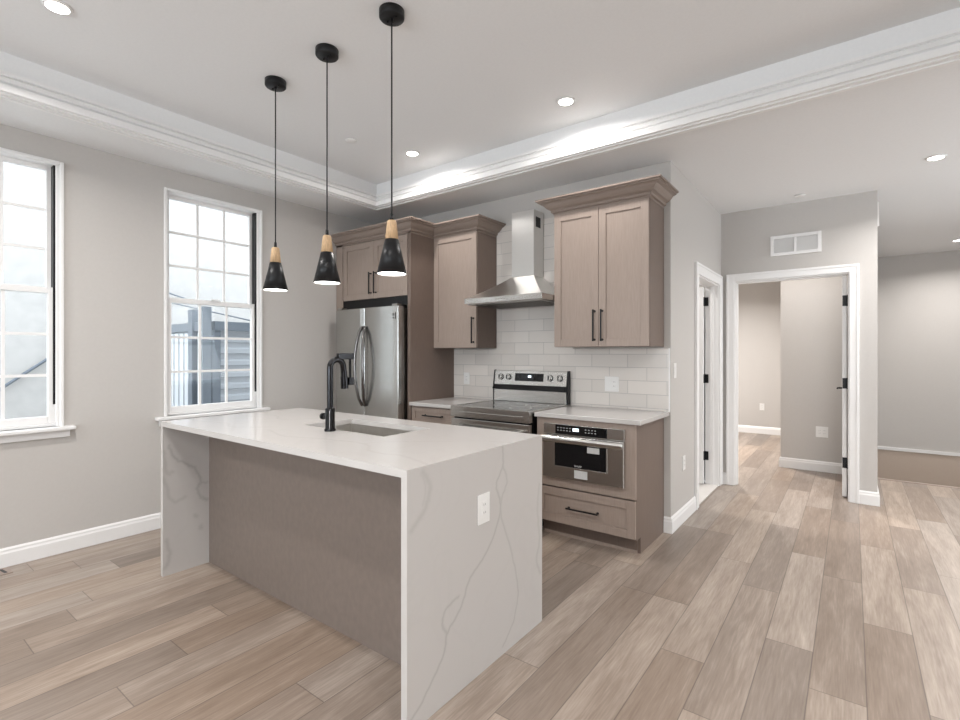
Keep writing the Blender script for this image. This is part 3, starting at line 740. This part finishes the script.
# ------------------------------------------------------------------ refrigerator
YFD = 3.13
fr = thing('refrigerator', 'stainless steel french-door refrigerator in the tall taupe surround', 'refrigerator', (-3.74, 3.5, 0))
fx0, fx1, fz = -4.195, -3.290, 1.798
B(fx0+0.01, fx1-0.004, YFD+0.085, YK-0.03, 0.02, fz-0.02).build('fridge_body', 'steel_dark', fr, 0.003)
midd = -3.752
def curved_door(a, bq, z0, z1):
    poly = []
    for k in range(9):
        t = k/8; x_ = a+(bq-a)*t; poly.append((x_, YFD+0.010-0.010*math.sin(PI*t)**0.5 if 0 < t < 1 else YFD+0.012))
    poly += [(bq, YFD+0.08), (a, YFD+0.08)]
    return MB().prism(poly, 'z', z0, z1)
for a, bq, hx, sgn in ((fx0, midd-0.002, midd-0.048, -1), (midd+0.002, fx1, midd+0.050, 1)):
    dd = curved_door(a, bq, 0.70, fz).build('door', 'steel_v', fr, 0.004)
    pp = []
    for k in range(13):
        t = k/12; z_ = 0.86+0.76*t; pp.append((hx+sgn*0.010*0, YFD-0.004-0.058*math.sin(PI*t)**0.6 if 0 < t < 1 else YFD, z_))
    mb = MB()
    pp = [(hx - sgn*0.026 + sgn*0.036*math.sin(PI*k/12), p[1], p[2]) for k, p in enumerate(pp)]
    mb.tube(pp, 0.0145, 12).build('handle', 'handle_dark', dd)
    if sgn == 1:
        tag(B(fx1-0.062, fx1-0.030, YFD-0.0025, YFD-0.0005, 1.675, 1.735).build('sticker', 'sticker', dd), 'small printed sticker')
        B(fx1-0.058, fx1-0.049, YFD-0.0032, YFD-0.0026, 1.705, 1.730).box(fx1-0.044, fx1-0.035, YFD-0.0032, YFD-0.0026, 1.705, 1.730).box(fx1-0.056, fx1-0.038, YFD-0.0032, YFD-0.0026, 1.680, 1.693).build('sticker_print', 'black', dd)
dd = curved_door(fx0, fx1, 0.06, 0.69).build('freezer_drawer', 'steel_v', fr, 0.004)
MB().tube([(-4.10, YFD-0.05, 0.62), (-3.39, YFD-0.05, 0.62)], 0.012).cyl((-4.05, YFD+0.01, 0.62), (-4.05, YFD-0.05, 0.62), 0.009).cyl((-3.44, YFD+0.01, 0.62), (-3.44, YFD-0.05, 0.62), 0.009).build('handle', 'steel_dark', dd)
B(fx0+0.02, fx0+0.09, YFD+0.02, YFD+0.075, fz+0.001, fz+0.02).build('hinge_cover', 'steel_dark', fr)
B(fx1-0.09, fx1-0.02, YFD+0.02, YFD+0.075, fz+0.001, fz+0.02).build('hinge_cover', 'steel_dark', fr)

# ------------------------------------------------------------------ range
rx0, rx1, rf = -2.688, -1.924, 3.165
rg = thing('range', 'stainless steel freestanding electric range with black rear console trim', 'range', (-2.28, 3.5, 0))
B(rx0, rx1, rf+0.05, YK-0.03, 0.02, 0.905).build('range_body', 'blackglass', rg, 0.002)
B(rx0, rx1, rf+0.02, YK-0.075, 0.905, 0.925).build('cooktop', 'cooktop', rg, 0.004)
B(rx0-0.001, rx1+0.001, rf, rf+0.05, 0.838, 0.928).box(rx0+0.05, rx1-0.05, rf-0.006, rf-0.001, 0.852, 0.885).box(rx0-0.001, rx0+0.012, rf+0.05, YK-0.08, 0.906, 0.928).box(rx1-0.012, rx1+0.001, rf+0.05, YK-0.08, 0.906, 0.928).build('front_fascia', 'steel', rg, 0.006)
for cx_, cy_, r_ in ((-2.50, 3.36, 0.105), (-2.12, 3.36, 0.09), (-2.50, 3.62, 0.075), (-2.12, 3.62, 0.10)):
    MB().lathe([(r_, 0.9252), (r_, 0.9256), (r_-0.004, 0.9256), (r_-0.004, 0.9252)], cx_, cy_, 40).build('burner_ring', 'steel_dark', rg)
dd = B(rx0+0.003, rx1-0.003, rf+0.005, rf+0.048, 0.20, 0.825).build('oven_door', 'steel', rg, 0.004)
B(rx0+0.11, rx1-0.11, rf+0.002, rf+0.005, 0.33, 0.68).build('oven_window', 'blackglass', dd)
MB().tube([(rx0+0.05, rf-0.045, 0.765), (rx1-0.05, rf-0.045, 0.765)], 0.014).cyl((rx0+0.09, rf+0.01, 0.765), (rx0+0.09, rf-0.045, 0.765), 0.010).cyl((rx1-0.09, rf+0.01, 0.765), (rx1-0.09, rf-0.045, 0.765), 0.010).build('handle', 'steel', dd)
B(rx0+0.003, rx1-0.003, rf+0.005, rf+0.048, 0.05, 0.19).build('storage_drawer', 'steel', rg, 0.004)
# rear console: stainless face, black ledge, black end caps
by = 3.800
cs = MB().prism([(by, 0.925), (YK-0.028, 0.925), (YK-0.028, 1.205), (by+0.022, 1.205), (by+0.004, 1.08)], 'x', rx0-0.006, rx1-0.016).build('console', 'steel', rg, 0.003)
MB().prism([(by-0.006, 0.925), (YK-0.02, 0.925), (YK-0.02, 1.21), (by+0.014, 1.21), (by-0.006, 1.08)], 'x', rx1-0.016, rx1-0.0).build('console_end_cap', 'black', rg, 0.002)
MB().prism([(by-0.006, 0.925), (YK-0.02, 0.925), (YK-0.02, 1.21), (by+0.014, 1.21), (by-0.006, 1.08)], 'x', rx0-0.012, rx0-0.006).build('console_end_cap', 'black', rg, 0.002)
MB().prism([(by-0.030, 1.035), (by+0.004, 1.028), (by+0.004, 1.078), (by-0.012, 1.075)], 'x', rx0-0.004, rx1-0.016).build('console_ledge', 'black', rg, 0.002)
def cface(z): return by+0.004+0.018*(z-1.08)/0.125
zc = 1.145
dpy = cface(zc)
MB().prism([(cface(1.112)-0.003, 1.112), (cface(1.112)+0.001, 1.112), (cface(1.182)+0.001, 1.182), (cface(1.182)-0.003, 1.182)], 'x', -2.465, -2.170).build('control_display', 'blackglass', rg)
tag(MB().prism([(cface(1.145)-0.0045, 1.145), (cface(1.145)-0.0032, 1.145), (cface(1.163)-0.0032, 1.163), (cface(1.163)-0.0045, 1.163)], 'x', -2.325, -2.295).build('clock_digits', 'clock', rg), 'lit white clock digits')
for kx in (-2.622, -2.538, -2.105, -2.010):
    kn = MB().cyl((kx, dpy+0.002, zc), (kx, dpy-0.010, zc+0.001), 0.026, 24).cyl((kx, dpy-0.010, zc), (kx, dpy-0.030, zc+0.003), 0.019, 24).build('knob', 'steel', rg, 0.002)
    MB().cyl((kx, dpy+0.001, zc), (kx, dpy-0.004, zc), 0.030, 24).box(kx-0.005, kx+0.005, dpy-0.034, dpy-0.0305, zc-0.016, zc+0.022).build('knob_ring', 'black', kn)

# ------------------------------------------------------------------ microwave drawer
mw = thing('microwave_drawer', 'stainless microwave drawer built into the end base cabinet', 'microwave', ((mx0+mx1)/2, 3.4, mz0))
yf = YD-0.030
B(mx0+0.012, mx1-0.012, YD-0.001, YK-0.15, mz0+0.012, mz1-0.012).build('oven_box', 'steel_dark', mw)
B(mx0, mx1, yf+0.002, YD-0.002, 0.777, mz1).build('control_fascia', 'steel', mw, 0.002)
B(mx0+0.098, mx1-0.120, yf-0.001, yf+0.002, 0.779, mz1-0.005).build('control_panel', 'blackglass', mw)
tag(B(-1.590, -1.545, yf-0.002, yf-0.001, 0.807, 0.828).build('display', 'clock', mw), 'lit pale display')
for ks in (range(0, 6), range(9, 13)):
    for k in ks:
        xx = mx0+0.115+k*0.024
        for zz_ in (0.803, 0.822): B(xx, xx+0.010, yf-0.0018, yf-0.001, zz_, zz_+0.005).build('key_print', 'sticker', mw)
dw = B(mx0, mx1, yf-0.010, YD-0.002, mz0, 0.767).build('drawer_front', 'steel', mw, 0.003)
B(mx0+0.100, mx1-0.120, yf-0.013, yf-0.0101, 0.550, 0.750).build('window', 'blackglass', dw)
rim = MB()
for a in ((mx0+0.094, mx0+0.100, 0.543, 0.750), (mx1-0.120, mx1-0.114, 0.543, 0.750), (mx0+0.094, mx1-0.114, 0.543, 0.550)): rim.box(a[0], a[1], yf-0.0145, yf-0.0101, a[2], a[3])
rim.build('window_rim', 'steel', dw, 0.001)
# handle bar: flat band across the top
MB().prism([(yf-0.020-0.020*math.cos(PI*k/12-PI/2), 0.740+0.024*math.sin(PI*k/12-PI/2)) for k in range(13)], 'x', mx0-0.002, mx1).box(mx0+0.02, mx0+0.05, yf-0.02, yf-0.01, 0.725, 0.755).box(mx1-0.05, mx1-0.02, yf-0.02, yf-0.01, 0.725, 0.755).build('handle', 'steel', dw, 0.004)
B(-1.475, -1.385, yf-0.0142, yf-0.0132, 0.668, 0.708).build('sticker', 'sticker', dw)
B(-1.575, -1.475, yf-0.0106, yf-0.0101, 0.478, 0.535).build('sticker', 'sticker', dw)
fcu = bpy.data.curves.new('maker_name', 'FONT'); fcu.body = 'SHARP'; fcu.size = 0.019; fcu.align_x = 'CENTER'; fcu.extrude = 0.0003
fo = bpy.data.objects.new('lettering', fcu); COL.objects.link(fo)
dg = bpy.context.evaluated_depsgraph_get(); me_t = bpy.data.meshes.new_from_object(fo.evaluated_get(dg)); bpy.data.objects.remove(fo)
fo = bpy.data.objects.new('lettering', me_t); COL.objects.link(fo); me_t.materials.clear(); me_t.materials.append(M['sticker'])
fo.parent = dw; fo.rotation_euler = (PI/2, 0, 0); fo.location = Vector((-1.545, yf-0.0136, 0.558))-Vector(mw.location)

# ------------------------------------------------------------------ range hood
hd = thing('range_hood', 'stainless steel pyramid chimney range hood over the range', 'range hood', (-2.28, 3.6, 1.77))
hx0, hx1, hy0, hy1 = -2.668, -1.906, 3.325, YK-0.011
B(hx0, hx1, hy0, hy1, 1.785, 1.830).build('canopy_lip', 'steel', hd, 0.002)
cx0, cx1, cyf = -2.418, -2.192, 3.685
# canopy rises in a shallow flare toward the chimney
vs = []; N = 10
for k in range(N+1):
    t = k/N; q = 1-(1-t)**1.0; zz_ = 1.830+0.205*(t**1.15)
    vs += [(hx0+(cx0-hx0)*t, hy0+(cyf-hy0)*t, zz_), (hx1+(cx1-hx1)*t, hy0+(cyf-hy0)*t, zz_), (hx1+(cx1-hx1)*t, hy1, zz_), (hx0+(cx0-hx0)*t, hy1, zz_)]
fs = []
for k in range(N):
    for j_ in range(4):
        a = k*4+j_; bq = k*4+(j_+1) % 4; fs.append((a, bq, bq+4, a+4))
fs.append((0, 3, 2, 1)); fs.append(tuple(N*4+j_ for j_ in range(4)))
MB().add(vs, fs).build('canopy', 'hood_steel', hd)
B(cx0, cx1, cyf, hy1, 2.035, 2.605).build('chimney', 'hood_steel', hd, 0.002)
B(cx1+0.0003, cx1+0.001, cyf+0.035, cyf+0.115, 2.46, 2.55).build('vent_slot', 'black', hd)
f = B(hx0+0.015, hx1-0.015, hy0+0.02, hy1-0.02, 1.778, 1.7848)
f.build('filter', 'steel_dark', hd)
fl = MB()
for k in range(28):
    xx = hx0+0.06+k*0.0235; fl.box(xx, xx+0.008, hy0+0.09, hy1-0.06, 1.773, 1.7779)
fl.build('filter_slats', 'steel_dark', hd)
bt = MB()
for k in range(5): bt.box(-2.345+k*0.028, -2.330+k*0.028, hy0-0.002, hy0, 1.803, 1.812)
bt.build('button', 'steel_dark', hd)

# ------------------------------------------------------------------ pendants
def pendant(x, label):
    y = 1.69
    o = thing('pendant_lamp', label, 'pendant lamp', (x, y, ZT), 'pendant lamps over the island')
    MB().lathe([(0.0, ZT-0.040), (0.058, ZT-0.040), (0.062, ZT-0.035), (0.062, ZT-0.001), (0.0, ZT-0.001)], x, y).build('canopy', 'black', o)
    MB().cyl((x+0.03, y, ZT-0.045), (x+0.03, y, ZT-0.039), 0.005, 10).cyl((x-0.03, y, ZT-0.045), (x-0.03, y, ZT-0.039), 0.005, 10).cyl((x, y, ZT-0.055), (x, y, ZT-0.039), 0.008, 12).build('canopy_screw', 'black', o)
    MB().tube([(x, y, ZT-0.04), (x, y, 2.04)], 0.0038, 8).build('cable', 'black', o)
    MB().lathe([(0.0, 2.048), (0.008, 2.048), (0.009, 2.012), (0.0, 2.012)], x, y, 16).build('cord_grip', 'black', o)
    MB().lathe([(0.0, 2.016), (0.020, 2.016), (0.023, 2.010), (0.033, 1.922), (0.0, 1.922)], x, y).build('wood_cap', 'oak', o)
    sh = MB().lathe([(0.028, 1.922), (0.0335, 1.922), (0.0735, 1.752), (0.0715, 1.752), (0.029, 1.918)], x, y, 48).build('shade', 'black', o)
    MB().lathe([(0.0708, 1.7525), (0.029, 1.910), (0.0, 1.911)], x, y, 48).build('shade_lining', 'inner', sh)
    gl_ = MB().lathe([(0.0685, 1.758), (0.0, 1.757)], x, y, 40).build('lamp_diffuser', 'bulb', o)
    area('pendant_light', (0, 0, 1.753-ZT), (0, 0, 0), 0.12, 0.12, 0.45, (1.0, 0.95, 0.90), 'DISK', o)
    return o
pendant(-1.815, 'black cone pendant lamp with wood cap, nearest and rightmost of three')
pendant(-2.335, 'black cone pendant lamp with wood cap, middle of three')
pendant(-2.855, 'black cone pendant lamp with wood cap, leftmost, nearest the window')

# ------------------------------------------------------------------ recessed lights
def downlight(x, y, z, label, power, spread=2.6):
    o = thing('recessed_light', label, 'recessed light', (x, y, z), 'recessed ceiling lights')
    MB().lathe([(0.0, z-0.001), (0.062, z-0.001), (0.060, z-0.006), (0.050, z-0.010), (0.046, z-0.008), (0.0, z-0.008)], x, y, 32).build('trim_ring', 'trim', o)
    MB().lathe([(0.046, z-0.0085), (0.030, z-0.0125), (0.0, z-0.0135)], x, y, 32).build('lens', 'lens', o)
    area('lamp_light', (0, 0, -0.016), (0, 0, 0), 0.09, 0.09, power, LAMP_COL, 'DISK', o, spread=spread)
    return o
downlight(-3.09, 0.69, ZT, 'round recessed light in the tray ceiling, top left corner', LAMP_W)
downlight(-2.96, 2.99, ZT, 'round recessed light in the tray ceiling above the fridge side', LAMP_W*0.45, 2.9)
downlight(-1.53, 2.99, ZT, 'round recessed light in the tray ceiling above the range side', LAMP_W*0.5, 2.9)
for (x, y) in ((1.1, 2.0), (-1.1, 0.2), (0.75, 0.5), (-3.0, -1.6), (-1.1, -1.8), (0.75, -1.8)):  # lamps out of view, added to even out the room's lighting
    downlight(x, y, ZT, 'round recessed light in the tray ceiling behind the viewpoint', LAMP_W)
downlight(0.497, 4.974, ZC, 'round recessed light in the low ceiling in front of the hall wall', LAMP_HALL)
downlight(1.086, 8.779, ZC, 'round recessed light over the stairwell at the right edge', LAMP_HALL*1.1)
downlight(2.2, 5.0, ZC, 'round recessed light in the low ceiling beyond the right edge', LAMP_HALL)  # out-of-view lamp added along with the others for even lighting
downlight(-1.7, 7.7, ZC, 'round recessed light inside the bedroom', LAMP_HALL*4.3)  # out-of-view lamp added to brighten the bedroom's far wall
downlight(1.1, 7.0, ZC, 'round recessed light before the stairwell', LAMP_HALL)  # out-of-view lamp added to brighten the hall and stairwell walls
downlight(-0.50, 6.22, ZC, 'round recessed light inside the bedroom doorway', LAMP_HALL*0.6)  # out-of-view lamp added to light the closet wall
downlight(-1.95, 4.9, ZC, 'round recessed light inside the tiled side room', LAMP_HALL*0.8)
# sprinkler covers
for x, y, z, lb in ((-3.163, 2.512, ZT, 'flat white sprinkler cover in the tray ceiling behind the pendants'), (-0.385, 5.414, ZC, 'flat white sprinkler cover in the low ceiling above the wall vent')):
    tag(MB().lathe([(0.0, z-0.012), (0.040, z-0.012), (0.043, z-0.009), (0.043, z-0.006), (0.036, z-0.006), (0.036, z-0.0005), (0.0, z-0.0005)], x, y, 28).build('sprinkler_cover', 'trim'), lb, 'sprinkler cover')

# ------------------------------------------------------------------ outlets, switches, vents
def plate(name, label, cat, pos, normal, w_=0.072, h=0.116, kind='duplex'):
    px, py, pz = pos
    o = thing(name, label, cat, pos)
    def bx(u0, u1, d0, d1, z0, z1):
        if normal == '-y': return B(px+u0, px+u1, py-d1, py-d0, pz+z0, pz+z1)
        return B(px+d0, px+d1, py+u0, py+u1, pz+z0, pz+z1)   # +x
    bx(-w_/2, w_/2, 0.0005, 0.006, -h/2, h/2).build('cover_plate', 'white_pl', o, 0.002)
    n_ = max(1, round(w_/0.06)) if kind != 'duplex' else 1
    gangs = {'duplex': [(0, 'd')], 'switch': [(0, 's')], 'double': [(-0.023, 's'), (0.023, 'd')], 'double_d': [(-0.023, 'd'), (0.023, 'd')]}[kind]
    for u, g in gangs:
        f_ = bx(u-0.0165, u+0.0165, 0.006, 0.0085, -0.033, 0.033).build('socket' if g == 'd' else 'rocker', 'white_pl', o, 0.001)
        if g == 'd':
            for zc_ in (-0.017, 0.017):
                s_ = MB()
                for du in (-0.006, 0.006):
                    q = bx(u+du-0.001, u+du+0.001, 0.0085, 0.0088, zc_-0.003, zc_+0.006); s_.add(q.v, q.f)
                s_.build('socket_slot', 'slot', f_)
    return o
plate('wall_outlet', 'white duplex outlet on the island quartz end panel', 'outlet', (IX1, 1.702, 0.698), '+x', 0.082, 0.126)
plate('wall_outlet', 'white double-gang switch and outlet on the tile right of the range', 'outlet', (-1.560, YK-0.010, 1.113), '-y', 0.118, 0.124, 'double')
plate('wall_outlet', 'white outlet on the tile left of the range', 'outlet', (-3.062, YK-0.010, 1.115), '-y')
plate('light_switch', 'white rocker switch on the side wall past the worktop end', 'light switch', (XC, 3.965, 1.228), '+x', kind='switch')
plate('wall_outlet', 'white outlet low on the side wall before the tiled room door', 'outlet', (XC, 4.225, 0.47), '+x')
plate('wall_outlet', 'white outlet on the far bright bedroom wall', 'outlet', (-1.226, 9.60, 0.455), '-y')
plate('wall_outlet', 'white double outlet on the grey wall seen through the open doorway', 'outlet', (-0.279, 6.93, 0.456), '-y', 0.118, 0.124, 'double_d')

vt = thing('wall_vent', 'white two-panel return air grille above the bedroom doorway', 'vent', (-0.441, YH, 2.42))
vx0, vx1, vz0, vz1 = -0.650, -0.232, 2.322, 2.520
y = YH
f = B(vx0, vx0+0.03, y-0.012, y-0.0005, vz0, vz1).box(vx1-0.03, vx1, y-0.012, y-0.0005, vz0, vz1).box(vx0+0.03, vx1-0.03, y-0.012, y-0.0005, vz1-0.03, vz1).box(vx0+0.03, vx1-0.03, y-0.012, y-0.0005, vz0, vz0+0.03).box(-0.452, -0.432, y-0.012, y-0.0005, vz0+0.03, vz1-0.03)
f.build('vent_frame', 'trim', vt, 0.002)
B(vx0+0.03, vx1-0.03, y-0.002, y-0.0005, vz0+0.03, vz1-0.03).build('vent_backing', 'white_pl', vt)
s_ = MB()
for k in range(14):
    z = vz0+0.034+k*0.0097
    s_.prism([(y-0.009, z), (y-0.008, z+0.0012), (y-0.0022, z+0.0072), (y-0.0032, z+0.006)], 'x', vx0+0.03, vx1-0.03)
s_.build('louvres', 'trim', vt)
# floor register
rg2 = thing('floor_register', 'pale floor register with dark slots at the foot of the left wall', 'vent', (-4.2, 0.55, 0))
B(-4.285, -4.165, 0.36, 0.715, 0.0005, 0.005).build('register_plate', 'cab', rg2, 0.001)
s_ = MB()
for k in range(9):
    y_ = 0.395+k*0.034
    s_.prism([(-4.268, y_), (-4.184, y_+0.012), (-4.184, y_+0.028), (-4.268, y_+0.016)], 'z', 0.0051, 0.0056)
s_.build('register_slots', 'black', rg2)
# small cream strip on the hall wall's end
tag(B(XE2, XE2+0.012, YH+0.006, YH+0.05, 2.50, 2.72).build('door_chime', 'white_pl'), 'small white box fixed high on the end of the hall wall', 'chime box')

# ------------------------------------------------------------------ outside the left windows
tag(B(-30, XL-T-0.001, -20, 25, -0.3, -0.2).build('ground_outside', 'ground'), kind='structure')
nb = B(-9.6, -9.3, -8, 14, -0.2, 8).build('neighbour_building', 'ext_white'); tag(nb, 'white rendered neighbouring building wall outside the windows', 'building')
xo = -9.24
def wallpt(px_, py_):   # a point on the neighbour wall read along a sight line
    return px_, py_
MB().tube([(xo, 0.30, -0.07), (xo, 2.40, 1.65)], 0.020, 10).build('drain_pipe', 'ext_grey')
tag(bpy.data.objects['drain_pipe'], 'grey pipe running diagonally up the neighbouring wall, left window', 'pipe')
sh = thing('garden_shed', 'grey corrugated shed with dark posts outside the right-hand window', 'shed', (-7.3, 3.6, -0.2))
cxs, cys, zt = -6.30, 2.93, 1.74
# side wall in horizontal corrugations, facing the window
pr = [(cxs-0.05, -0.2)]
nn_ = 13
for k in range(nn_):
    z = -0.2+k*0.148
    pr += [(cxs-0.012, z+0.01), (cxs-0.012, z+0.07), (cxs+0.014, z+0.085), (cxs+0.014, z+0.135)]
pr += [(cxs-0.05, -0.2+nn_*0.148)]
MB().prism(pr, 'y', cys+0.05, 5.2).build('siding_wall', 'ext_side', sh)
B(-9.0, cxs-0.05, cys+0.03, cys+0.05, -0.2, zt).box(-9.0, cxs-0.05, 5.15, 5.2, -0.2, zt).build('back_wall', 'ext_grey', sh)
B(-9.0, cxs+0.05, cys-0.03, 5.25, zt-0.09, zt+0.02).build('roof_edge', 'ext_grey', sh)
B(cxs-0.16, cxs+0.03, cys-0.05, cys+0.05, -0.2, zt-0.09).build('corner_post', 'ext_grey', sh)
B(cxs-0.62, cxs-0.50, cys-0.06, cys+0.03, -0.2, 1.93).build('post', 'ext_grey', sh)
B(cxs-0.02, cxs+0.03, cys-0.16, cys-0.06, -0.2, 1.93).build('post', 'ext_grey', sh)
B(cxs-0.44, cxs-0.19, cys-0.02, cys+0.03, -0.2, zt-0.12).build('light_panel', 'ext_side', sh)
sl = MB()
for k in range(12):
    xx = cxs-0.70-k*0.155
    sl.box(xx-0.115, xx, cys-0.02, cys+0.03, -0.2, zt-0.11)
sl.build('slatted_front', 'ext_slat', sh)
def cable(p0, p1, lb, sag=0.12):
    pts = [Vector(p0).lerp(Vector(p1), k/10)+Vector((0, 0, -sag*math.sin(PI*k/10))) for k in range(11)]
    tag(MB().tube(pts, 0.010, 6).build('overhead_cable', 'ext_grey'), lb, 'cable')
cable((-9.28, 3.596, 2.223), (-4.484, 3.129, 1.55), 'dark cable sloping down in front of the shed', 0.0)
cable((-9.28, 2.2, 2.9), (-6.295, 2.82, 1.945), 'dark cable running from the neighbouring wall to the shed post', 0.05)
